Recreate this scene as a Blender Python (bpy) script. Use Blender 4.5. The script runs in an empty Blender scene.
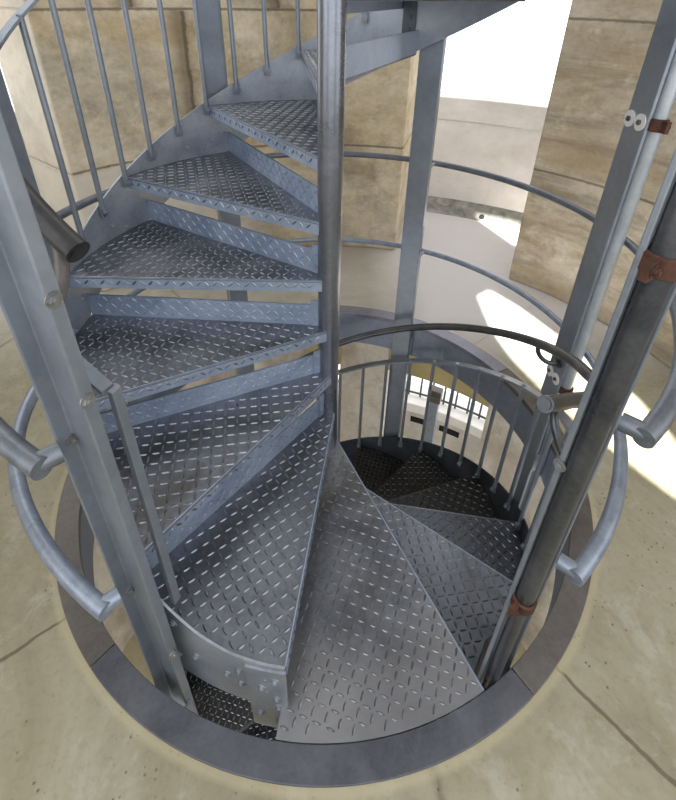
import bpy, math, random
from mathutils import Vector, Matrix
random.seed(7)
R = math.radians
SC = bpy.context.scene
COL = SC.collection
Z3 = Vector((0, 0, 1))

def pol(r, a, z=0.0):
    return Vector((r*math.cos(R(a)), r*math.sin(R(a)), z))

# ------------------------------------------------------------------ mesh builder
class MB:
    def __init__(s):
        s.v = []; s.f = []; s.sm = []; s.mi = []; s.cur = 0
    def add(s, vs, fs, smooth=False):
        o = len(s.v)
        s.v += [tuple(x) for x in vs]
        for f in fs:
            s.f.append([i+o for i in f]); s.sm.append(smooth); s.mi.append(s.cur)
    def box(s, c, ax, ay, az, hx, hy, hz, bev=0.0):
        c = Vector(c); ax = Vector(ax).normalized(); ay = Vector(ay).normalized(); az = Vector(az).normalized()
        vs = []
        for k in (-1, 1):
            for j in (-1, 1):
                for i in (-1, 1):
                    vs.append(c+ax*hx*i+ay*hy*j+az*hz*k)
        fs = [(0, 2, 3, 1), (4, 5, 7, 6), (0, 1, 5, 4), (2, 6, 7, 3), (0, 4, 6, 2), (1, 3, 7, 5)]
        s.add(vs, fs)
    def tube(s, pts, r, n=14, cap=True, dome=False):
        pts = [Vector(p) for p in pts]
        m = len(pts); vs = []; up = None
        rr = r if isinstance(r, (list, tuple)) else [r]*m
        for i, p in enumerate(pts):
            t = (pts[min(i+1, m-1)]-pts[max(i-1, 0)]).normalized()
            if up is None:
                up = Z3 if abs(t.z) < .9 else Vector((1, 0, 0))
            u = t.cross(up).normalized(); w = u.cross(t).normalized(); up = w
            for k in range(n):
                a = 2*math.pi*k/n
                vs.append(p+(u*math.cos(a)+w*math.sin(a))*rr[i])
        fs = []
        for i in range(m-1):
            for k in range(n):
                a = i*n+k; b = i*n+(k+1) % n
                fs.append((a, a+n, b+n, b))
        s.add(vs, fs, True)
        if cap:
            s.add(vs[:n], [tuple(range(n))])
            s.add(vs[-n:], [tuple(reversed(range(n)))])
    def bolt(s, c, nrm, r=.009, h=.007, n=6, washer=True):
        c = Vector(c); nrm = Vector(nrm).normalized()
        if washer:
            s.cyl(c, nrm, r*1.45, .002, 14)
        s.cyl(c, nrm, r, h, n)
        s.cyl(c+nrm*h, nrm, r*.55, h*.45, 8)
    def cyl(s, c, nrm, r, h, n=12):
        c = Vector(c); nrm = Vector(nrm).normalized()
        u = nrm.cross(Z3 if abs(nrm.z) < .9 else Vector((1, 0, 0))).normalized(); w = nrm.cross(u)
        vs = []
        for q in (0, h):
            for k in range(n):
                a = 2*math.pi*k/n
                vs.append(c+nrm*q+(u*math.cos(a)+w*math.sin(a))*r)
        fs = [(k, (k+1) % n, n+(k+1) % n, n+k) for k in range(n)]
        s.add(vs, fs, n > 8)
        s.add(vs[n:], [tuple(range(n))]); s.add(vs[:n], [tuple(reversed(range(n)))])
    def prism(s, poly, z0, z1):
        n = len(poly)
        vs = [(p[0], p[1], z0) for p in poly]+[(p[0], p[1], z1) for p in poly]
        fs = [(i, (i+1) % n, n+(i+1) % n, n+i) for i in range(n)]
        fs += [tuple(range(n, 2*n)), tuple(reversed(range(n)))]
        s.add(vs, fs)
    def band(s, angs, r0, r1, zb, zt):
        """curved plate: closed section r0..r1, zb(a)..zt(a)"""
        vs = []; fs = []
        for a in angs:
            b, t = zb(a), zt(a)
            vs += [pol(r0, a, b), pol(r1, a, b), pol(r1, a, t), pol(r0, a, t)]
        m = len(angs)
        for i in range(m-1):
            for k in range(4):
                fs.append((i*4+k, i*4+(k+1) % 4, i*4+4+(k+1) % 4, i*4+4+k))
        fs += [(0, 1, 2, 3), ((m-1)*4+3, (m-1)*4+2, (m-1)*4+1, (m-1)*4)]
        s.add(vs, fs)
    def build(s, name, mat, parent=None, bevel=0.0):
        me = bpy.data.meshes.new(name)
        me.from_pydata(s.v, [], s.f)
        for p, q, i in zip(me.polygons, s.sm, s.mi): p.use_smooth = q; p.material_index = i
        for q in (mat if isinstance(mat, (list, tuple)) else [mat]): me.materials.append(q)
        import bmesh
        bm = bmesh.new(); bm.from_mesh(me)
        bmesh.ops.recalc_face_normals(bm, faces=bm.faces)
        bm.to_mesh(me); bm.free()
        o = bpy.data.objects.new(name, me); COL.objects.link(o)
        if parent: o.parent = parent
        if bevel:
            b = o.modifiers.new('bevel', 'BEVEL'); b.width = bevel; b.segments = 2; b.limit_method = 'ANGLE'; b.angle_limit = R(40)
        return o

def tag(o, label=None, cat=None, group=None, kind=None):
    if label: o['label'] = label
    if cat: o['category'] = cat
    if group: o['group'] = group
    if kind: o['kind'] = kind
    return o
def empty(name, loc=(0, 0, 0)):
    o = bpy.data.objects.new(name, None); COL.objects.link(o); o.location = loc
    o.empty_display_size = .1
    return o

# ------------------------------------------------------------------ materials
class NT:
    def __init__(s, name):
        s.m = bpy.data.materials.new(name); s.m.use_nodes = True
        s.t = s.m.node_tree; s.n = s.t.nodes; s.l = s.t.links
        s.b = s.n['Principled BSDF']
        s.co = s.n.new('ShaderNodeTexCoord').outputs['Object']
    def geo(s):
        return s.n.new('ShaderNodeNewGeometry').outputs['Position']
    def link(s, a, b): s.l.new(a, b)
    def noise(s, scale, detail=4, rough=.6, vec=None, stretch=None, dist=0):
        n = s.n.new('ShaderNodeTexNoise'); n.inputs['Scale'].default_value = scale
        n.inputs['Detail'].default_value = detail; n.inputs['Roughness'].default_value = rough
        n.inputs['Distortion'].default_value = dist
        v = vec or s.co
        if stretch:
            mp = s.n.new('ShaderNodeMapping'); mp.inputs['Scale'].default_value = stretch
            s.link(v, mp.inputs['Vector']); v = mp.outputs['Vector']
        s.link(v, n.inputs['Vector'])
        return n.outputs['Fac']
    def ramp(s, fac, stops):
        r = s.n.new('ShaderNodeValToRGB')
        e = r.color_ramp.elements
        while len(e) < len(stops): e.new(.5)
        for x, (p, c) in zip(e, stops):
            x.position = p; x.color = (c[0], c[1], c[2], 1) if not isinstance(c, float) else (c, c, c, 1)
        s.link(fac, r.inputs['Fac'])
        return r.outputs['Color']
    def mix(s, fac, a, b, mode='MIX'):
        m = s.n.new('ShaderNodeMix'); m.data_type = 'RGBA'; m.blend_type = mode
        for sock, val in ((m.inputs['Factor'], fac), (m.inputs['A'], a), (m.inputs['B'], b)):
            if isinstance(val, (int, float)): sock.default_value = val
            elif isinstance(val, tuple): sock.default_value = (*val, 1)
            else: s.link(val, sock)
        return m.outputs['Result']
    def math(s, op, a, b=None, c=None):
        m = s.n.new('ShaderNodeMath'); m.operation = op
        for i, val in enumerate((a, b, c)):
            if val is None: continue
            if isinstance(val, (int, float)): m.inputs[i].default_value = val
            else: s.link(val, m.inputs[i])
        return m.outputs[0]
    def sep(s, v):
        x = s.n.new('ShaderNodeSeparateXYZ'); s.link(v, x.inputs[0]); return x.outputs
    def near(s, x, v, w, soft=.5):
        """1 where |x-v|<w, soft edge"""
        d = s.math('ABSOLUTE', s.math('SUBTRACT', x, v))
        mr = s.n.new('ShaderNodeMapRange'); mr.inputs['From Min'].default_value = w*(1-soft); mr.inputs['From Max'].default_value = w*(1+soft)
        mr.inputs['To Min'].default_value = 1; mr.inputs['To Max'].default_value = 0
        s.link(d, mr.inputs['Value'])
        return mr.outputs['Result']
    def bump(s, h, strength, dist=.01):
        b = s.n.new('ShaderNodeBump'); b.inputs['Strength'].default_value = strength; b.inputs['Distance'].default_value = dist
        s.link(h, b.inputs['Height']); s.link(b.outputs['Normal'], s.b.inputs['Normal'])
    def set(s, **k):
        for a, v in k.items():
            a = {'col': 'Base Color', 'rough': 'Roughness', 'metal': 'Metallic', 'spec': 'Specular IOR Level'}[a]
            if isinstance(v, tuple): s.b.inputs[a].default_value = (*v, 1)
            elif isinstance(v, (int, float)): s.b.inputs[a].default_value = v
            else: s.link(v, s.b.inputs[a])

def metal(name, c1, c2, metallic=.85, r0=.3, r1=.5, scale=6, bump=.05, grime=None, worn=None):
    t = NT(name); g = t.geo()
    n1 = t.noise(scale, 6, .65, g, dist=.4); n2 = t.noise(scale*14, 3, .6, g)
    f = t.math('ADD', t.math('MULTIPLY', n1, .75), t.math('MULTIPLY', n2, .25))
    col = t.ramp(f, [(.36, c1), (.64, c2)])
    if grime:
        n3 = t.noise(3.1, 5, .7, g, dist=.8)
        col = t.mix(t.ramp(n3, [(.48, 0.), (.66, .85)]), col, grime)
    if worn:      # foot traffic has scuffed the plate near the deck
        x, y, z = t.sep(g)
        rad = t.math('SQRT', t.math('ADD', t.math('MULTIPLY', x, x), t.math('MULTIPLY', y, y)))
        mr = t.n.new('ShaderNodeMapRange'); mr.inputs['From Min'].default_value = .66; mr.inputs['From Max'].default_value = .80
        t.link(t.math('ADD', rad, t.math('MULTIPLY', t.math('SUBTRACT', t.noise(9, 5, .7, g), .5), .25)), mr.inputs['Value'])
        col = t.mix(t.math('MULTIPLY', mr.outputs['Result'], .75), col, worn)
    t.set(col=col, metal=metallic, rough=t.ramp(n1, [(.3, r0), (.7, r1)]))
    t.bump(n2, bump, .002)
    return t.m

M = {}
M['galv'] = metal('galvanised_steel', (.265, .292, .335), (.42, .452, .508), .55, .34, .52, 9, .06)
M['post'] = metal('painted_grey_steel', (.20, .228, .268), (.30, .332, .378), .5, .30, .44, 3, .03)
M['tread'] = metal('chequer_plate_steel', (.13, .14, .165), (.26, .275, .31), .75, .30, .46, 5, .08, (.095, .088, .082))
M['toe'] = metal('chequer_plate_riser', (.27, .34, .47), (.42, .50, .64), .5, .32, .46, 6, .06)
M['landing'] = metal('worn_landing_plate', (.15, .16, .19), (.33, .345, .375), .75, .27, .44, 4, .08, (.12, .115, .11), (.38, .375, .385))
M['tube'] = metal('handrail_steel', (.065, .07, .08), (.14, .147, .16), .75, .25, .38, 7, .03)
M['tubedark'] = metal('blackened_handrail', (.022, .022, .025), (.06, .058, .06), .4, .28, .4, 7, .03)
M['rail'] = metal('guard_rail_steel', (.22, .26, .34), (.36, .41, .49), .55, .32, .48, 20, .05)
M['raild'] = metal('shaded_guard_rail_steel', (.13, .15, .18), (.23, .25, .28), .6, .32, .48, 16, .04)  # upper rail: shade painted in as a darker steel
M['ring'] = metal('ring_steel_warm', (.115, .105, .10), (.19, .175, .168), .5, .36, .55, 7, .04)
M['ringb'] = metal('ring_steel_blue', (.085, .09, .108), (.145, .152, .175), .5, .34, .5, 7, .04)
M['ringc'] = metal('ring_steel_lit', (.19, .19, .235), (.30, .30, .355), .45, .34, .5, 7, .04)  # back segment: the lavender light on it is put into the colour
M['fascia'] = metal('fascia_steel', (.20, .23, .30), (.32, .36, .44), .6, .35, .5, 4, .03)
M['pole'] = metal('pole_steel', (.20, .215, .25), (.31, .33, .38), .85, .24, .36, 5, .02)
M['lug'] = metal('chequer_plate_worn_lugs', (.17, .182, .21), (.34, .36, .40), .82, .25, .38, 8, .02)
M['landlug'] = metal('landing_worn_lugs', (.15, .16, .18), (.30, .31, .33), .8, .26, .4, 8, .02)
M['toelug'] = metal('riser_lugs', (.24, .30, .41), (.38, .45, .57), .5, .3, .42, 6, .02)
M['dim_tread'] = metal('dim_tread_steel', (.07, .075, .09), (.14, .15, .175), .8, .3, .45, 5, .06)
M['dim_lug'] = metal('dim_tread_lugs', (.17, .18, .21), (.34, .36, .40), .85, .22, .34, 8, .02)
M['dark_tread'] = metal('dirty_shaded_tread_steel', (.022, .022, .022), (.055, .055, .056), .6, .35, .5, 5, .06)
M['dark_lug'] = metal('dirty_shaded_tread_lugs', (.06, .06, .06), (.16, .165, .17), .8, .3, .42, 8, .02)
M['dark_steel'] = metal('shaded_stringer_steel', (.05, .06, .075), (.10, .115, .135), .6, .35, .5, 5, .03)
M['bolt'] = metal('bright_bolt_steel', (.26, .265, .27), (.42, .42, .42), .8, .3, .45, 30, .03)
M['rust'] = metal('rusty_clamp_iron', (.028, .014, .010), (.13, .048, .026), .2, .6, .85, 30, .3)
M['conduit'] = metal('pale_conduit', (.42, .47, .53), (.60, .65, .70), .6, .3, .42, 5, .02)
M['bar'] = metal('balcony_bar_iron', (.06, .065, .07), (.11, .115, .12), .4, .4, .6, 9, .02)
t = NT('black_void'); t.set(col=(.012, .012, .012), rough=.9); M['black'] = t.m
t = NT('white_washer'); t.set(col=(.72, .72, .70), rough=.6); M['washer'] = t.m

def stone(name, palette, joints=True, vjoints=(), streak=1.0, zoff=0., lift=None, dark=.7, stain=(.33, .24, .12), grain=.4):
    t = NT(name); g = t.geo(); x, y, z = t.sep(g)
    ang = t.math('MULTIPLY', t.math('ARCTAN2', y, x), 180/math.pi)
    ang = t.math('MODULO', t.math('ADD', ang, 360), 360)
    # bedding streaks run level along the blocks
    cmb = t.n.new('ShaderNodeCombineXYZ')
    t.link(t.math('MULTIPLY', ang, .03), cmb.inputs[0]); t.link(t.math('MULTIPLY', z, 1.0), cmb.inputs[1])
    rad = t.math('SQRT', t.math('ADD', t.math('MULTIPLY', x, x), t.math('MULTIPLY', y, y)))
    t.link(rad, cmb.inputs[2])
    v = cmb.outputs[0]
    n1 = t.noise(2.3, 7, .60, g, (1, 1, 1+1.6*streak), .35)
    hz = 1-.55*streak
    n2 = t.noise(1.35, 5, .62, g, (hz, hz, .8+2.2*streak), .4)
    n3 = t.noise(40, 5, .7, g)
    n4 = t.noise(2.0, 6, .68, g, (hz, hz, .7+6*streak*streak), .2)
    col = t.ramp(n1, palette)
    col = t.mix(t.ramp(n2, [(.44, 0.), (.60, dark)]), col, stain)
    col = t.mix(t.ramp(n4, [(.47, 0.), (.64, .85*dark)]), col, (.15, .13, .105))
    col = t.mix(t.ramp(t.noise(3.3, 6, .65, g, (1, 1, 1.5), .4), [(.56, 0.), (.70, .6)]), col, (.74, .70, .62))
    col = t.mix(t.ramp(n3, [(.42, 0.), (.75, grain)]), col, (.66, .60, .48), 'MULTIPLY')
    n6 = t.noise(7.5, 6, .72, g, (1, 1, 1+2*streak), .3)
    col = t.mix(t.ramp(n6, [(.50, 0.), (.66, .55*dark)]), col, (.17, .14, .10))
    h = t.math('ADD', t.math('MULTIPLY', n3, .5), t.math('MULTIPLY', n1, .5))
    if joints:
        wob = t.math('MULTIPLY', t.math('SUBTRACT', n3, .5), .012)
        zz = t.math('ADD', z, wob)
        j = t.near(zz, .745+zoff, .006)
        for q in (1.515, 2.285): j = t.math('MAXIMUM', j, t.near(zz, q+zoff, .006))
        if vjoints:
            for (aa, z0, z1) in vjoints:
                inz = t.near(z, (z0+z1)/2+zoff, (z1-z0)/2, .02)
                aw = t.math('ADD', ang, t.math('ADD', t.math('MULTIPLY', wob, 40), t.math('MULTIPLY', t.math('SUBTRACT', t.noise(5, 4, .6, g), .5), 2.2)))
                j = t.math('MAXIMUM', j, t.math('MULTIPLY', t.near(aw, aa, .32), inz))
                st = t.math('MULTIPLY', t.near(aw, aa+.8, 1.6, .8), inz)
                col = t.mix(t.math('MULTIPLY', st, .6), col, (.10, .062, .035))
        col = t.mix(t.math('MULTIPLY', j, .7), col, (.09, .075, .055))
        h = t.math('SUBTRACT', h, t.math('MULTIPLY', j, 1.2))
    if lift:   # paler foot course; side face whitened to stand for light on it
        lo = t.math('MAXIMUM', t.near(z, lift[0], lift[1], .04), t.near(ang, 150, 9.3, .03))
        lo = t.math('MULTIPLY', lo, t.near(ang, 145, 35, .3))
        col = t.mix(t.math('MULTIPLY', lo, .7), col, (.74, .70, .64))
    t.set(col=col, rough=.85, spec=.25)
    t.bump(h, .45, .006)
    return t.m
PAL = [(.25, (.36, .31, .235)), (.45, (.47, .41, .32)), (.6, (.57, .51, .42)), (.8, (.45, .38, .28))]
PALL = [(.25, (.52, .44, .31)), (.42, (.66, .58, .44)), (.6, (.74, .67, .54)), (.8, (.63, .52, .34))]
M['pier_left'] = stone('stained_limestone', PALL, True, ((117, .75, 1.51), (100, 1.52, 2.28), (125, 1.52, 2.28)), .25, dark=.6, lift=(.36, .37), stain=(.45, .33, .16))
M['pier_right'] = stone('weathered_travertine', PAL, True, ((22, .75, 1.51), (12, 0, .74), (30, 1.52, 2.28)), .9, dark=.62, stain=(.37, .28, .16))
M['parapet'] = stone('pale_parapet_stone', [(.3, (.76, .72, .69)), (.5, (.86, .83, .81)), (.7, (.90, .88, .86))], False, (), .2, dark=.12, grain=.12)
M['low_pier'] = stone('lower_pale_stone', [(.3, (.78, .71, .62)), (.5, (.88, .84, .77)), (.7, (.90, .87, .82))], False, (), 0., dark=.4, grain=.2, stain=(.36, .22, .10))
M['low_parapet'] = stone('lower_parapet_stone', [(.3, (.62, .61, .58)), (.6, (.78, .76, .73))], False, (), .15, dark=.1)

t = NT('white_ledge'); g = t.geo()
t.set(col=t.ramp(t.noise(5, 5, .6, g), [(.3, (.80, .79, .78)), (.7, (.90, .89, .88))]), rough=.8); M['white_ledge'] = t.m
def floor_mat():
    t = NT('worn_limestone_floor'); g = t.geo(); x, y, z = t.sep(g)
    rad = t.math('SQRT', t.math('ADD', t.math('MULTIPLY', x, x), t.math('MULTIPLY', y, y)))
    ang = t.math('MODULO', t.math('ADD', t.math('MULTIPLY', t.math('ARCTAN2', y, x), 180/math.pi), 360), 360)
    n1 = t.noise(2.2, 8, .62, g, dist=.8); n2 = t.noise(6, 7, .7, g, dist=.5); n3 = t.noise(48, 4, .7, g)
    col = t.ramp(n1, [(.28, (.23, .205, .135)), (.45, (.315, .285, .195)), (.58, (.375, .345, .25)), (.75, (.28, .25, .165))])
    col = t.mix(t.ramp(n2, [(.53, 0.), (.66, .65)]), col, (.46, .44, .37))       # chalky scuffs
    col = t.mix(t.ramp(n3, [(.50, 0.), (.80, .45)]), col, (.55, .50, .38), 'MULTIPLY')
    vo = t.n.new('ShaderNodeTexVoronoi'); vo.inputs['Scale'].default_value = 42; t.link(g, vo.inputs['Vector'])
    pit = t.math('MULTIPLY', t.ramp(vo.outputs['Distance'], [(.10, 1.), (.17, 0.)]), t.ramp(t.noise(5, 2, .5, g), [(.46, 0.), (.56, 1.)]))
    col = t.mix(t.math('MULTIPLY', pit, .75), col, (.10, .08, .05))
    wob = t.math('MULTIPLY', t.math('SUBTRACT', t.noise(9, 4, .6, g), .5), 1.2)
    aw = t.math('ADD', ang, wob)
    j = None
    for q in (40.0, 130.0, 220.0, 309.6):
        e = t.near(aw, q, .26, .4)
        j = e if j is None else t.math('MAXIMUM', j, e)
    j = t.math('MAXIMUM', j, t.near(t.math('ADD', rad, t.math('MULTIPLY', wob, .01)), 1.80, .007))
    st = t.math('MULTIPLY', t.near(t.math('ADD', aw, t.math('MULTIPLY', wob, 1.5)), 284.7, .5, .8), t.near(rad, 1.03, .06, .5))
    j = t.math('MAXIMUM', j, t.math('MULTIPLY', st, .7))
    col = t.mix(t.math('MULTIPLY', j, .75), col, (.11, .085, .05))
    # mortar fillet hugging the ring
    lip = t.near(rad, 1.013, .014, .5)
    col = t.mix(t.math('MULTIPLY', lip, .55), col, (.50, .44, .29))
    # back deck painted paler, lavender: open sky light put into its colour
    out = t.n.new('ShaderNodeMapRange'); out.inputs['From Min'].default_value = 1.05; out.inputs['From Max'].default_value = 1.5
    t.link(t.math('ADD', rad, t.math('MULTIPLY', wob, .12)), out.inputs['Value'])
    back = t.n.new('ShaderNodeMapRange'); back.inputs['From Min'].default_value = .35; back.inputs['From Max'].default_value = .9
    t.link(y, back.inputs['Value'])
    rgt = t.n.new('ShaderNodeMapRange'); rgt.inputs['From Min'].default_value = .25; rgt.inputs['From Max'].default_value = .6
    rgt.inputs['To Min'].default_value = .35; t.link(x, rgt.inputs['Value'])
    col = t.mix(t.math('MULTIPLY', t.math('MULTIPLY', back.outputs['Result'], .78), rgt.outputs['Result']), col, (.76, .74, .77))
    t.set(col=col, rough=.62, spec=.35)
    h = t.math('SUBTRACT', t.math('ADD', t.math('MULTIPLY', n2, .6), t.math('MULTIPLY', n3, .3)), t.math('ADD', t.math('MULTIPLY', pit, .5), j))
    t.bump(h, .35, .006)
    return t.m
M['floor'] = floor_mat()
t = NT('lower_floor_stone'); g = t.geo()
t.set(col=t.ramp(t.noise(3, 6, .65, g, dist=.6), [(.3, (.46, .41, .27)), (.6, (.66, .60, .44))]), rough=.8); M['low_floor'] = t.m
t = NT('yellowed_soffit'); g = t.geo()
t.set(col=t.ramp(t.noise(2.4, 6, .65, g, dist=.6), [(.3, (.42, .34, .15)), (.6, (.62, .52, .27))]), rough=.85); M['soffit'] = t.m
t = NT('mossy_kerb'); g = t.geo()
t.set(col=t.ramp(t.noise(9, 7, .7, g, dist=.6), [(.3, (.12, .12, .105)), (.5, (.29, .29, .265)), (.7, (.44, .43, .40))]), rough=.9); M['kerb'] = t.m
t = NT('sunmask_grey'); g = t.geo()
t.set(col=t.ramp(t.noise(2, 5, .6, g), [(.3, (.40, .39, .37)), (.7, (.52, .51, .49))]), rough=.9); M['sunmask'] = t.m

# ------------------------------------------------------------------ camera (vertically shifted lens)
f_px, th, rho, psi = 481.56553, .53271, .02003, .02087
CAM = Vector((0, -1.36979, 1.61311))
fw = Vector((math.sin(psi)*math.cos(th), math.cos(psi)*math.cos(th), -math.sin(th)))
rt = Vector((math.cos(psi), -math.sin(psi), 0)); up = rt.cross(fw)
r2 = rt*math.cos(rho)+up*math.sin(rho); u2 = -rt*math.sin(rho)+up*math.cos(rho)
cd = bpy.data.cameras.new('camera'); co = bpy.data.objects.new('camera', cd); COL.objects.link(co)
cd.sensor_fit = 'AUTO'; cd.sensor_width = 36; cd.lens = f_px/800*36
cd.shift_y = -(400-275.02)/800; cd.clip_start = .02
co.matrix_world = Matrix(((r2.x, u2.x, -fw.x, CAM.x), (r2.y, u2.y, -fw.y, CAM.y), (r2.z, u2.z, -fw.z, CAM.z), (0, 0, 0, 1)))
SC.camera = co

# ------------------------------------------------------------------ setting
LOW = -3.2
def ring_slab(r0, r1, z0, z1, n=128):
    m = MB(); vs = []; fs = []
    for i in range(n):
        a = 360*i/n
        vs += [pol(r0, a, z0), pol(r1, a, z0), pol(r1, a, z1), pol(r0, a, z1)]
    for i in range(n):
        j = (i+1) % n
        for k in range(4): fs.append((i*4+k, i*4+(k+1) % 4, j*4+(k+1) % 4, j*4+k))
    m.add(vs, fs); return m
def frange(a, b, step):
    n = max(2, int(math.ceil(abs(b-a)/step))+1)
    return [a+(b-a)*i/(n-1) for i in range(n)]

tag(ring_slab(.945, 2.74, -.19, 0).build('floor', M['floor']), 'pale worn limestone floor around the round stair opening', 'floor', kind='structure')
tag(ring_slab(.945, 2.74, -.205, -.191).build('ceiling_lower', M['soffit']), 'yellowed ceiling of the level below', 'ceiling', kind='structure')
tag(ring_slab(.0, 2.74, LOW-.12, LOW).build('floor_lower', M['low_floor']), 'stone floor of the level below', 'floor', kind='structure')

def pier(name, a0, a1, z0, z1, r0, r1, mat, label):
    m = MB(); m.band(frange(a0, a1, 2), r0, r1, lambda a: z0, lambda a: z1)
    return tag(m.build(name, mat, bevel=.012), label, 'wall', kind='structure')
TOPZ = 3.05
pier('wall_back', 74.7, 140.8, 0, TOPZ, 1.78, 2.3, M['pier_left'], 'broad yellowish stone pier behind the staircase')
pier('wall_right', -17, 48.7, 0, TOPZ, 1.78, 2.3, M['pier_right'], 'grey-brown weathered stone pier on the right')
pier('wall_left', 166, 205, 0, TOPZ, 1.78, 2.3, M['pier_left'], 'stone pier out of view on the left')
pier('wall_lower_back', 73.6, 86.8, LOW, -.2, 1.78, 2.2, M['low_pier'], 'pale stained stone pier of the level below, behind the balusters')
pier('wall_lower_right', -20, 46.4, LOW, -.2, 1.78, 2.2, M['low_pier'], 'pale stone pier of the level below, under the ring on the right')
pier('wall_lower_left', 95, 205, LOW, -.2, 1.78, 2.2, M['low_pier'], 'stone pier of the level below on the left')
for nm, a0, a1 in (('trim_lintel_back', 46.2, 73.8), ('trim_lintel_left', 86.6, 95.2)):
    m = MB(); m.band(frange(a0, a1, 2), 1.775, 2.19, lambda a: -1.12, lambda a: -.2)
    tag(m.build(nm, M['soffit']), 'yellowed lintel over an opening of the level below', 'lintel', kind='structure')

# parapets: drum walls at the edge of each deck
m = ring_slab(2.72, 2.95, -.2, .742)
pp = tag(m.build('wall_parapet', M['parapet']), 'pale stone parapet at the edge of the deck', 'parapet', kind='structure')
ring_slab(2.705, 2.97, .745, .918).build('coping', M['parapet'], pp, .008)
m = MB(); vs = []; fs = []
n = 120
for i in range(n):
    a = 360*i/n
    vs += [pol(2.58, a, .0), pol(2.73, a, .10), pol(2.73, a, -.01), pol(2.58, a, -.01)]
for i in range(n):
    j = (i+1) % n
    for k in range(4): fs.append((i*4+k, i*4+(k+1) % 4, j*4+(k+1) % 4, j*4+k))
m.add(vs, fs)
kb = m.build('trim_kerb', M['kerb'])
tag(kb, 'dark mossy sloping kerb along the foot of the parapet', 'kerb', kind='structure')
sl = Vector((pol(1, 61).x*-.55, pol(1, 61).y*-.55, .83)).normalized()
m = MB(); m.cyl(pol(2.615, 61.3, .026), sl, .022, .003, 18)
m.build('drain_hole', M['black'], kb)

m = ring_slab(2.72, 2.95, LOW, -2.44)
lp = tag(m.build('wall_lower_parapet', M['low_parapet']), 'white parapet with slots on the level below', 'parapet', kind='structure')
ring_slab(2.66, 3.0, -2.44, -2.31).build('ledge', M['white_ledge'], lp, .01)
for a0, a1 in ((69.6, 66.2), (62.6, 57.8)):
    m = MB(); m.band(frange(a0, a1, 1), 2.712, 2.73, lambda a: -2.635, lambda a: -2.555); m.build('drain_slot', M['black'], lp)
# balcony railing on the lower ledge
lr = tag(empty('balcony_railing', pol(2.8, 60, -2.31)), 'dark railing of thin upright bars standing on the lower parapet', 'railing')
def kid(mb, name, mat, parent, bevel=0.):
    o = mb.build(name, mat, parent, bevel); o.matrix_parent_inverse = Matrix.Translation(-parent.location); return o
for zz, rr_ in ((-2.27, .012), (-1.15, .018)):
    m = MB(); m.tube([pol(2.8, a, zz) for a in frange(40, 100, 2)], rr_, 8); kid(m, 'rail', M['bar'], lr)
for a in (97.5, 94.8, 92.1, 89.4, 76.5, 73.8, 71.0, 68.3, 65.6, 62.9, 60.2, 57.4, 54.7, 52, 49.3, 46.6, 43.9):
    m = MB(); m.tube([pol(2.8, a, -2.31), pol(2.8, a, -1.15)], .011, 8); kid(m, 'bar', M['bar'], lr)
# grey stanchion of the level below
st = tag(empty('stanchion', pol(2.12, 62.3, LOW)), 'blue-grey steel stanchion with a notched head on the level below', 'post')
d = pol(1, 62.3); tg = pol(1, 152.3)
m = MB(); m.box(pol(2.12, 62.3, (LOW-1.62)/2), tg, d, Z3, .046, .03, (-1.62-LOW)/2); kid(m, 'shaft', M['toe'], st, .003)
m = MB(); m.box(pol(2.11, 62.3, -1.56), tg, d, Z3, .06, .04, .07); m.box(pol(2.065, 62.3, -1.57), tg, d, Z3, .045, .008, .03); kid(m, 'head', M['ring'], st, .004)

# ------------------------------------------------------------------ ring round the opening
RI, RO = .933, 1.007
og = tag(empty('opening_ring'), 'flat dark steel ring lining the round stair opening in the floor', 'ring')
def ring_seg(a0, a1, mat):
    m = MB(); m.band(frange(a0, a1, 2), RI, RO, lambda a: -.02, lambda a: .006)
    return m
seams = [-56.2, 27, 117, 243]
ring_seg(-56.4, 26.8, 0).build('ring_segment', M['ring'], og, .002)
ring_seg(27, 116.8, 0).build('ring_segment', M['ringc'], og, .002)
ring_seg(117, 230, 0).build('ring_segment', M['ring'], og, .002)
ring_seg(230.2, 303.4, 0).build('ring_segment', M['ringb'], og, .002)
m = MB(); m.band(frange(-180, 180, 2), RI+.001, RI+.009, lambda a: -.205, lambda a: -.02); m.build('fascia', M['fascia'], og)

# ------------------------------------------------------------------ staircase
A1 = -96.4; STEP = 27.5; RISE = .2; RS = .853
def a_up(k): return A1-STEP*(k-1)
def a_dn(k): return -6.5+27.4*(-2-k)
def N_up(a): return .2+.2*(A1-a)/STEP
def N_dn(a): return -.4-.2*(a+6.5)/27.4
stair = tag(empty('spiral_staircase', (0, 0, 0)), 'steel spiral staircase of patterned wedge treads winding round a central pole', 'staircase')

m = MB(); m.tube([(0, 0, LOW), (0, 0, 4.4)], .0377, 40); 
m.build('central_pole', M['pole'], stair)

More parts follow.
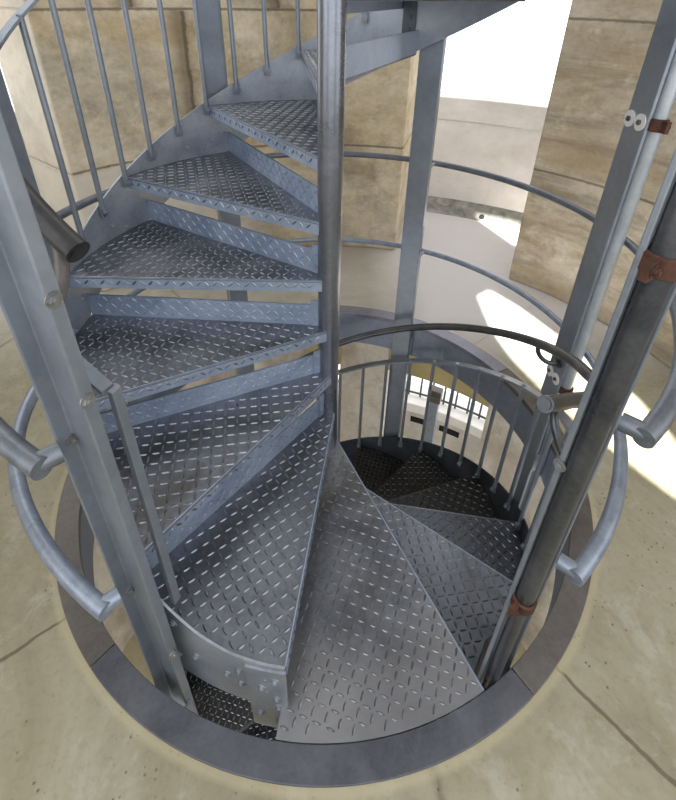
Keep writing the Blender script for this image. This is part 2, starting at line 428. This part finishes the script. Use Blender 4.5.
def lug(mb, c, u, nrm, L=.026, W=.0072, h=.0028):
    u = u.normalized(); w = nrm.cross(u).normalized()
    prof = [(.5, 0), (.28, .38), (0, .5), (-.28, .38), (-.5, 0), (-.28, -.38), (0, -.5), (.28, -.38)]
    base = [c+u*(p*L)+w*(q*W) for p, q in prof]
    top = [c+u*(L*p)+nrm*h for p in (.30, -.30)]
    vs = base+top; T, U = 8, 9
    pc = mb.cur; mb.cur = 1
    mb.add(vs, [(0, 1, T), (1, 2, U, T), (2, 3, U), (3, 4, U), (4, 5, U), (5, 6, U), (6, 7, T, U), (7, 0, T)])
    mb.cur = pc
PITCH = .0262
def tread_mesh(span, r_out, rpole=.036, lip=.042, back=1.4, off=0.0):
    """local: nosing parallel to +X at y=off; tread extends clockwise from it by span"""
    m = MB()
    b0 = math.degrees(math.asin(off/r_out))
    angs = frange(b0, -(span+back)+b0, 2.5)
    x0 = rpole if off < .01 else .008
    poly = [pol(rpole, angs[-1]), Vector((x0, off, 0))] + [pol(r_out, a) for a in angs]
    m.prism([(p.x, p.y) for p in reversed(poly)], -.007, 0)
    xe = math.sqrt(r_out**2-off**2)
    m.cur = 2
    m.box(((x0+xe)/2, off-.0034, -lip/2-.0035), (1, 0, 0), (0, 1, 0), Z3, (xe-x0)/2, .0034, lip/2-.0035)
    m.tube([(x0, off-.0032, -.0031), (xe, off-.0032, -.0031)], .0036, 10)
    m.cur = 0
    for iy in range(44):
        for ix in range(44):
            x = .014+ix*PITCH; y = off-.016-iy*PITCH
            p = Vector((x, y, 0)); r = p.length; a = math.degrees(math.atan2(y, x))
            if rpole+.02 < r < r_out-.016 and a > -(span+back)+b0+.8/max(r, .1):
                u = Vector((1, 1, 0)) if (ix+iy) % 2 == 0 else Vector((1, -1, 0))
                lug(m, p, u, Z3)
    for ix in range(40):
        x = .06+ix*PITCH
        if x < xe-.016:
            lug(m, Vector((x, off, -.02)), Vector((1, 0, 1 if ix % 2 else -1)), Vector((0, 1, 0)), .026, .008, .0024)
    return m
def toe_mesh(span, r_out, rpole=.05, h=.085, back=1.4):
    m = MB(); a = -(span+back)
    d = pol(1, a); nn = pol(1, a+90)
    m.box(d*((rpole+r_out)/2)+Vector((0, 0, h/2)), d, nn, Z3, (r_out-rpole)/2, .003, h/2)
    for ix in range(34):
        for iz in range(3):
            x = .08+ix*PITCH
            if x < r_out-.02:
                lug(m, d*x+nn*.003+Vector((0, 0, .017+iz*.0262)), d+(Z3 if (ix+iz) % 2 else -Z3), nn, .024, .0075, .0018)
    # bolted tab at the pole
    m.box(d*.047+nn*.006+Vector((0, 0, h/2+.012)), d, nn, Z3, .014, .003, h/2+.01)
    for zz in (.03, .075): m.bolt(d*.048+nn*.009+Vector((0, 0, zz)), nn, .0055, .004, 6, False)
    return m
OFFU = .03; OBU = math.degrees(math.asin(OFFU/RS)); OFF = .042; OB = math.degrees(math.asin(OFF/RS))
up_t = None; dn_t = None
toe = toe_mesh(STEP, RS-.004, back=5.0)
for k in list(range(1, 14))+list(range(-1, -17, -1)):
    src = up_t if k > 0 else dn_t
    if src is None:
        o = tread_mesh(STEP, RS-.001, back=5.0, off=OFFU if k > 0 else OFF).build('tread', [M['tread'], M['lug'], M['toe']], stair)
        if k > 0: c = toe.build('toe_plate', [M['toe'], M['toelug']], o); c.rotation_euler = (0, 0, R(OBU))
        else: c = up_t[1].copy(); COL.objects.link(c); c.parent = o; c.rotation_euler = (0, 0, R(OB-OBU))
        if k > 0: up_t = (o, c)
        else: dn_t = (o, c)
    else:
        o = src[0].copy(); COL.objects.link(o); o.parent = stair
        c = src[1].copy(); COL.objects.link(c); c.parent = o
    o.location = (0, 0, k*RISE); o.rotation_euler = (0, 0, R(a_up(k)-OBU if k > 0 else a_dn(k)-OB))
    if k <= -2:      # lower flight darkened: dirt, plus its shade put into the colours
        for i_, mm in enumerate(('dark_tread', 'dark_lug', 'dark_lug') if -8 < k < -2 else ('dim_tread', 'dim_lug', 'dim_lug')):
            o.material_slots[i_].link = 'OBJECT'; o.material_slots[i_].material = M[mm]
# landing plate at floor level, wider than a tread, reaching the ring
LO = math.degrees(math.asin(.042/(RI-.003)))
o = tread_mesh(35.0, RI-.003, back=0, off=.042).build('landing_plate', [M['landing'], M['landlug'], M['toe']], stair)
o['label'] = 'brighter worn landing plate meeting the floor ring'
o.location = (0, 0, .001); o.rotation_euler = (0, 0, R(-62.6-LO))
# supports that carry the landing plate on the ring
for a in (-94, -66):
    m = MB(); m.box(pol(.915, a, -.035), pol(1, a), pol(1, a+90), Z3, .017, .02, .027); m.build('landing_bracket', M['galv'], stair)

# outer stringers
def top_up(a):
    n = N_up(a)+.02
    if a > -100: return .208
    if a > -128:
        pts = [(-100, .208), (-106, .218), (-111.4, .25), (-116.5, .30), (-122, .365), (-128, N_up(-128)+.02)]
        for (x0, y0), (x1, y1) in zip(pts, pts[1:]):
            if x0 >= a >= x1: return y0+(y1-y0)*(x0-a)/(x0-x1)
    return n
def bot_up(a):
    return -.03 if a > -119.5 else N_up(a)-.23
m = MB()
m.band(frange(-96.6, -119.4, 1), RS, RS+.006, bot_up, top_up)
m.band(frange(-119.6, a_up(13)-24, 1.5), RS, RS+.006, bot_up, top_up)
for k in range(1, 13):
    for da, dz in ((-3.5, -.055), (-3.5, -.12), (-20, .0), (-24.5, -.03)):
        a = a_up(k)+da
        if k == 1 and dz == -.12: pass
        for nn, rr_ in ((1, RS+.006), (-1, RS)):
            m.bolt(pol(rr_, a, N_up(a_up(k))+dz+(.045 if da < -15 else 0)), pol(nn, a), .008, .006)
for a, zz in ((-113, .12), (-107, .10), (-104.6, .14), (-104.6, .07), (-117.5, .06)):
    m.bolt(pol(RS+.006, a, zz), pol(1, a), .008, .006)
m.build('stringer', M['galv'], stair)['label'] = 'galvanised outer stringer of the rising flight'
m = MB()
m.band(frange(-96.4, -103.2, 1), RS+.0065, RS+.013, lambda a: -.15, lambda a: .197)
for a, zz in ((-98.2, .15), (-100.6, .10), (-98.2, .05), (-98, .0), (-101.5, -.06), (-98.2, -.10)):
    m.bolt(pol(RS+.013, a, zz), pol(1, a), .0085, .006)
m.build('splice_plate', M['galv'], stair)
m = MB()
m.band(frange(-58, a_dn(-16)-20, 1.5), RS, RS+.006, lambda a: N_dn(a)-.2, lambda a: N_dn(a)+.06)
for k in range(-1, -14, -1):
    for da, dz in ((-3.5, -.055), (-3.5, -.12), (-20, 0), ):
        a = a_dn(k)+da
        m.bolt(pol(RS, a, N_dn(a_dn(k))+dz+(.03 if da < -15 else 0)), pol(-1, a), .008, .006)
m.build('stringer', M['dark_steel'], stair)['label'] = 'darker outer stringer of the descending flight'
# vertical splice cleats where stringer lengths meet high up
for a in (70.5,):
    am = a-360
    m = MB(); m.band(frange(a-.1, a-3.6, .5), RS-.014, RS-.0005, lambda q: N_up(am)-.20, lambda q: N_up(am)+.012)
    for dz in (-.03, -.075, -.12, -.16): m.bolt(pol(RS-.014, a-1.9, N_up(am)+dz), pol(-1, a), .0085, .007)
    m.build('splice_plate', M['dark_steel'], stair)

# ------------------------------------------------------------------ balustrades
def flatrail(angs, zf, r0, r1, th):
    m = MB(); m.band(angs, r0, r1, lambda a: zf(a)-th, zf); return m
RB = .8425
ub = tag(empty('balustrade', pol(.84, -115, .2)), 'balustrade of thin upright bars along the rising flight', 'balustrade')
o = flatrail(frange(-116.2, -330, 2), lambda a: N_up(a)+.685, RB-.007, RB+.017, .010); kid(o, 'top_rail', M['post'], ub)
m = MB()
d = pol(1, -115); tg = pol(1, -25)
m.box(pol(RB, -115.6, .68), tg, d, Z3, .0065, .010, .345); m.bolt(pol(RB-.010, -115.6, .985), -d, .006, .004)
kid(m, 'end_bar', M['post'], ub, .002)
src = None
ups = [172.9-360-9.2*i+0.0 for i in range(-7, 16)]
for a in ups:
    if a > -117 or abs(a+177.9) < 1: continue
    z0 = N_up(a)
    if src is None:
        m = MB(); m.tube([(0, 0, -.02), (0, 0, .685)], .0095, 10)
        m.box((0, 0, -.005), (1, 0, 0), (0, 1, 0), Z3, .005, .012, .022)
        m.cyl((-.0085, 0, -.008), (-1, 0, 0), .0135, .004, 18); m.bolt((-.0125, 0, -.008), (-1, 0, 0), .008, .005)
        src = m.build('baluster', M['post'], ub); o = src
    else:
        o = src.copy(); COL.objects.link(o); o.parent = ub
    p = pol(RB, a, z0); o.location = p-ub.location; o.rotation_euler = (0, 0, R(a))
lb = tag(empty('balustrade', pol(.84, -45, -.2)), 'balustrade of thin upright bars along the descending flight', 'balustrade')
o = flatrail(frange(-47, 250, 2), lambda a: N_dn(a)+.70, RB-.012, RB+.024, .012); kid(o, 'top_rail', M['post'], lb)
for i in range(-9, 22):
    a = 10.0+9.3*i*1.0
    if a < -50: continue
    a = 9.9+9.4*i
    if a < -47: continue
    o = src.copy(); COL.objects.link(o); o.parent = lb
    p = pol(RB, a, N_dn(a)+.02); o.location = p-lb.location; o.rotation_euler = (0, 0, R(a))

# ------------------------------------------------------------------ handrails
RH = .80; TR = .0205
def rh_dn(a):
    pts = [(-57, .80), (-50, .80), (-40, .822), (-30, .835), (-20, .812), (-8, .80)]
    if a <= -57 or a >= -8: return .80
    for (x0, y0), (x1, y1) in zip(pts, pts[1:]):
        if x0 <= a <= x1:
            q = (a-x0)/(x1-x0); q = q*q*(3-2*q); return y0+(y1-y0)*q
def hook(mb, top, wall, drop=.06, r=.008):
    """J-bracket from under the tube to the post"""
    top = Vector(top); wall = Vector(wall)
    pts = []
    for i in range(11):
        s_ = i/10
        p = top.lerp(wall, s_*s_*(3-2*s_)); p.z = top.z-drop*math.sin(math.pi*min(1, s_*1.0))-(top.z-wall.z)*s_*0
        p.z = top.z*(1-s_)+wall.z*s_-drop*math.sin(math.pi*s_)
        pts.append(p)
    mb.tube(pts, r, 10)
hu = tag(empty('handrail', pol(RH, -119, 1.25)), 'dark tubular handrail of the rising flight, its capped end beside the left post', 'handrail')
def zu(a): return 1.253+(-119.6-a)*.2/STEP
m = MB(); m.tube([pol(RH, a, zu(a)) for a in frange(-119.8, -332, 2)], TR, 20); kid(m, 'tube', M['tubedark'], hu)
e = pol(RH, -119.8, zu(-119.8)); td = (pol(RH, -119, zu(-119))-e).normalized()
m = MB(); m.cyl(e, td, TR*1.02, .004, 24); m.cyl(e+td*.004, td, TR*.7, .003, 24); kid(m, 'end_cap', M['tubedark'], hu)
m = MB(); hook(m, pol(RH, -123, zu(-123)-TR), pol(.873, -119, 1.19), .03, .012); m.cyl(pol(.882, -119, 1.19), pol(-1, -119), .026, .006, 20); kid(m, 'bracket', M['ring'], hu)

hl = tag(empty('handrail', pol(RH, -57, .9)), 'dark tubular handrail of the descending flight, its capped end beside the right posts', 'handrail')
def zd(a): return N_dn(a)+(.955 if a > -10 else .955-.02*min(1, (-10-a)/40))
m = MB(); m.tube([pol(rh_dn(a), a, zd(a)) for a in frange(-56.5, 240, 2)], .0175, 20); kid(m, 'tube', M['tube'], hl)
e = pol(RH, -56.5, zd(-56.5)); td = (e-pol(RH, -55.5, zd(-55.5))).normalized()
m = MB(); m.cyl(e, td, .018, .004, 24); m.cyl(e+td*.004, td, .012, .003, 24); kid(m, 'end_cap', M['tube'], hl)
POSTS = {'A': 3.2, 'B': 62.6, 'C': 122.3, 'E': 181.0, 'F': -117.8, 'D': -57.8}
WEB = .885
for a, aw, dr in ((4.5, 2.6, .035), (-53, -56.4, .025)):
    m = MB(); hook(m, pol(RH, a, zd(a)-.015), pol(WEB-.006, aw, zd(a)-.07), dr, .009)
    m.cyl(pol(WEB-.002, aw, zd(a)-.07), pol(-1, aw), .022, .005, 20)
    kid(m, 'bracket', M['tube'], hl)

# ------------------------------------------------------------------ posts
def post(key, fl, fr, label, bolts=(), z1=4.4, group=None):
    c = POSTS[key]; d = pol(1, c); tg = pol(1, c+90)     # tg: counter-clockwise
    e = tag(empty('steel_post', pol(.9, c, LOW)), label, 'post')
    m = MB(); h = (z1-LOW)/2; zc = (z1+LOW)/2; w = .05; t_ = .006
    # U profile in plan, CCW coordinates (radial, tangential)
    prof = [(0, -w), (fr, -w), (fr, -w+t_), (t_, -w+t_), (t_, w-t_), (fl, w-t_), (fl, w), (0, w)]
    pl = [d*(WEB+x)+tg*y for x, y in prof]
    m.prism([(p.x, p.y) for p in pl], LOW, z1)
    kid(m, 'channel', M['post'], e, .004)
    for face, off, z in bolts:
        m = MB()
        if face == 'web_in': m.bolt(d*WEB+tg*off+Z3*z, -d, .009, .007)
        if face == 'web_out': m.bolt(d*(WEB+t_)+tg*off+Z3*z, d, .009, .008)
        if face == 'neg': m.bolt(d*(WEB+off)-tg*w+Z3*z, -tg, .009, .007)
        if face == 'pos': m.bolt(d*(WEB+off)+tg*w+Z3*z, tg, .009, .007)
        if face == 'neg_in': m.bolt(d*(WEB+off)-tg*(w-t_)+Z3*z, tg, .009, .008)
        kid(m, 'bolt', M['bolt'], e)
    # foot cleats that fix the post to the fascia of the opening
    for s_ in (-1, 1):
        ff = fl if s_ > 0 else fr
        x0, x1 = WEB+ff-.012, RI-.0005
        m = MB(); m.box(d*((x0+x1)/2)+tg*s_*(w+.0035)+Z3*(-.12), d, tg, Z3, (x1-x0)/2, .003, .05)
        kid(m, 'cleat', M['galv'], e)
    return e
# in F the flange nearer the entrance is on the +tangential side (toward -96 deg)
post('F', .024, .036, 'nearest grey steel channel post, left of the landing, with bolt heads',
     (('pos', .014, 1.245), ('pos', .015, 1.057), ('pos', .015, .205), ('neg_in', .012, .915), ('neg_in', .012, .405)))
post('D', .036, .012, 'grey steel channel post right of the landing, carrying a clamped pipe', (('neg', .007, .86),))
pa = post('A', .036, .012, 'grey steel channel post at the right, with two washered bolts high up')
post('B', .036, .036, 'flat grey steel post standing beside the gap to the parapet')
post('C', .036, .036, 'grey steel post rising behind the balusters at the top left')
post('E', .036, .036, 'dark steel post half hidden behind the nearest left post')
# washers on post A
d = pol(1, POSTS['A']); tg = pol(1, POSTS['A']+90)
for z in (1.305, .33):
    for off in (.028, -.022):
        m = MB(); m.cyl(d*(WEB-.0005)+tg*off+Z3*z, -d, .024, .003, 20); w_ = kid(m, 'washer', M['washer'], pa)
        m = MB(); m.bolt(d*(WEB-.0035)+tg*off+Z3*z, -d, .008, .006, 6, False); b_ = m.build('bolt', M['ring'], w_)

# ------------------------------------------------------------------ pipes strapped to the posts
def clamp(mb, c, r, d, tg, z, h=.016):
    pts = []
    n = 28; vs = []; fs = []
    for i in range(n):
        a = 2*math.pi*i/n
        u = d*math.cos(a)+tg*math.sin(a)
        for rr_, zz in ((r, -h), (r+.005, -h*.8), (r+.005, h*.8), (r, h)):
            vs.append(c+u*rr_+Z3*(z+zz))
    for i in range(n):
        j = (i+1) % n
        for k in range(3): fs.append((i*4+k, j*4+k, j*4+k+1, i*4+k+1))
    mb.add(vs, fs)
    mb.box(c-tg*(r+.012)+Z3*z, d, tg, Z3, .006, .012, h*.9)
    mb.bolt(c-tg*(r+.012)+d*.006+Z3*z, d, .007, .006)
pa_ = POSTS['A']; d = pol(1, pa_); tg = pol(1, pa_+90)
c = d*.918-tg*.049
pi_ = tag(empty('conduit_pipe', c+Z3*LOW), 'pale thin conduit strapped to the back of the right-hand post', 'pipe')
m = MB(); m.tube([c+Z3*LOW, c+Z3*.28], .0165, 20); m.tube([c+Z3*.28, c+Z3*.30, c+Z3*.32, c+Z3*4.4], [.0165, .0165, .020, .020], 20); kid(m, 'pipe', M['conduit'], pi_)
for z in (1.305, .30):
    m = MB(); clamp(m, c, .021, d, tg, z, .018); kid(m, 'clamp', M['rust'], pi_)['label'] = 'rusty pipe clamp'
pd_ = POSTS['D']; d = pol(1, pd_); tg = pol(1, pd_+90)
c = d*.916-tg*.032
pi_ = tag(empty('drain_pipe', c+Z3*LOW), 'dark steel pipe held to the right foreground post by rusty clamps', 'pipe')
m = MB(); m.tube([c+Z3*LOW, c+Z3*.5], .0175, 24); kid(m, 'pipe', M['tube'], pi_)
m = MB(); m.tube([c+Z3*.405, c+Z3*4.4], .0215, 28); kid(m, 'sleeve', M['tube'], pi_)
for z in (1.297, .395):
    m = MB(); clamp(m, c, .0225, d, tg, z, .017); kid(m, 'clamp', M['rust'], pi_)['label'] = 'rusty pipe clamp'

# ------------------------------------------------------------------ guard rails round the opening
def guard(zc, label, mt):
    e = tag(empty('guard_rail', pol(.975, 63, zc)), label, 'railing')
    def rad(a): return .962+.026*max(0, math.sin(R(a+30)))+.034*math.exp(-((a-200)/22)**2)
    def tr_(a): return .0135+.0065*min(1, max(0, -a/35, (a-150)/40))
    angs = frange(-53.3, 240.5, 2)
    m = MB(); m.tube([pol(rad(a), a, zc) for a in angs], [tr_(a) for a in angs], 20); kid(m, 'rail', mt, e)
    for a, r0 in ((-52.2, .916), (239.4, .926)):
        m = MB(); m.tube([pol(r0, a-(.6 if a < 0 else -.8), zc), pol(rad(a), a, zc)], .0185, 18); kid(m, 'elbow', mt, e)
    for k in ('A', 'B', 'C', 'E'):
        a = POSTS[k]
        for s_ in ((2.6,) if k == 'A' else (-2.6, 2.6)):
            m = MB(); m.tube([pol(.9225, a+s_, zc), pol(rad(a)-.010, a+s_, zc)], .007, 10); kid(m, 'bracket', M['galv'], e)
    return e
guard(.92, 'upper curved guard rail around the stair opening', M['raild'])
guard(.45, 'lower curved guard rail around the stair opening', M['rail'])

# ------------------------------------------------------------------ roof added out of view to shape the sunlight, sun and sky
SUNDIR = Vector((.06, -.05, -1)).normalized()
ZR = 7.0
def up_to_mask(p, z=ZR):
    t_ = z/(-SUNDIR.z); return (p[0]-SUNDIR.x*t_, p[1]-SUNDIR.y*t_)
hole1 = [(.925, 1.12), (.915, .77), (.95, .54), (1.05, .22), (1.195, -.06), (1.307, -.246), (1.40, -.30), (1.45, -.15), (1.46, .05), (1.437, .248), (1.36, .48), (1.255, .719), (1.13, 1.0), (1.01, 1.19)]  # openings drawn back along the sun from the patches wanted on the floor
hole2 = [(1.215, 2.335), (1.38, 1.84), (1.75, 1.6), (1.85, 1.87), (1.6, 2.09), (1.4, 2.23)]
import bmesh
bm = bmesh.new()
def loop(pts):
    vs = [bm.verts.new((x, y, ZR)) for x, y in pts]
    return [bm.edges.new((vs[i], vs[(i+1) % len(vs)])) for i in range(len(vs))]
es = loop([(3.4*math.cos(R(q*5)), 3.4*math.sin(R(q*5))) for q in range(72)])
for h_ in (hole1, hole2): es += loop([up_to_mask(p) for p in h_])
bmesh.ops.triangle_fill(bm, use_beauty=True, use_dissolve=False, edges=es)
me = bpy.data.meshes.new('sunmask'); bm.to_mesh(me); bm.free(); me.materials.append(M['sunmask'])
ro = bpy.data.objects.new('sunmask', me); COL.objects.link(ro)
tag(ro, 'roof, added out of view, with openings cut to shape the sun patches', 'sunmask', kind='structure')
sd = ro.modifiers.new('thick', 'SOLIDIFY'); sd.thickness = .06; sd.offset = 1

sun = bpy.data.lights.new('sun', 'SUN'); sun.energy = 22; sun.angle = R(.5); sun.color = (1, .97, .90)
so = bpy.data.objects.new('sun', sun); COL.objects.link(so); so.location = (0, 0, 9)
so.rotation_euler = SUNDIR.to_track_quat('-Z', 'Y').to_euler()

w = bpy.data.worlds.new('world'); SC.world = w; w.use_nodes = True
bg = w.node_tree.nodes['Background']; bg.inputs['Color'].default_value = (.97, .985, 1, 1); bg.inputs['Strength'].default_value = 2.0
SC.view_settings.view_transform = 'Standard'; SC.view_settings.look = 'None'
SC.view_settings.exposure = 0; SC.view_settings.gamma = 1
SC.cycles.max_bounces = 8; SC.cycles.diffuse_bounces = 5
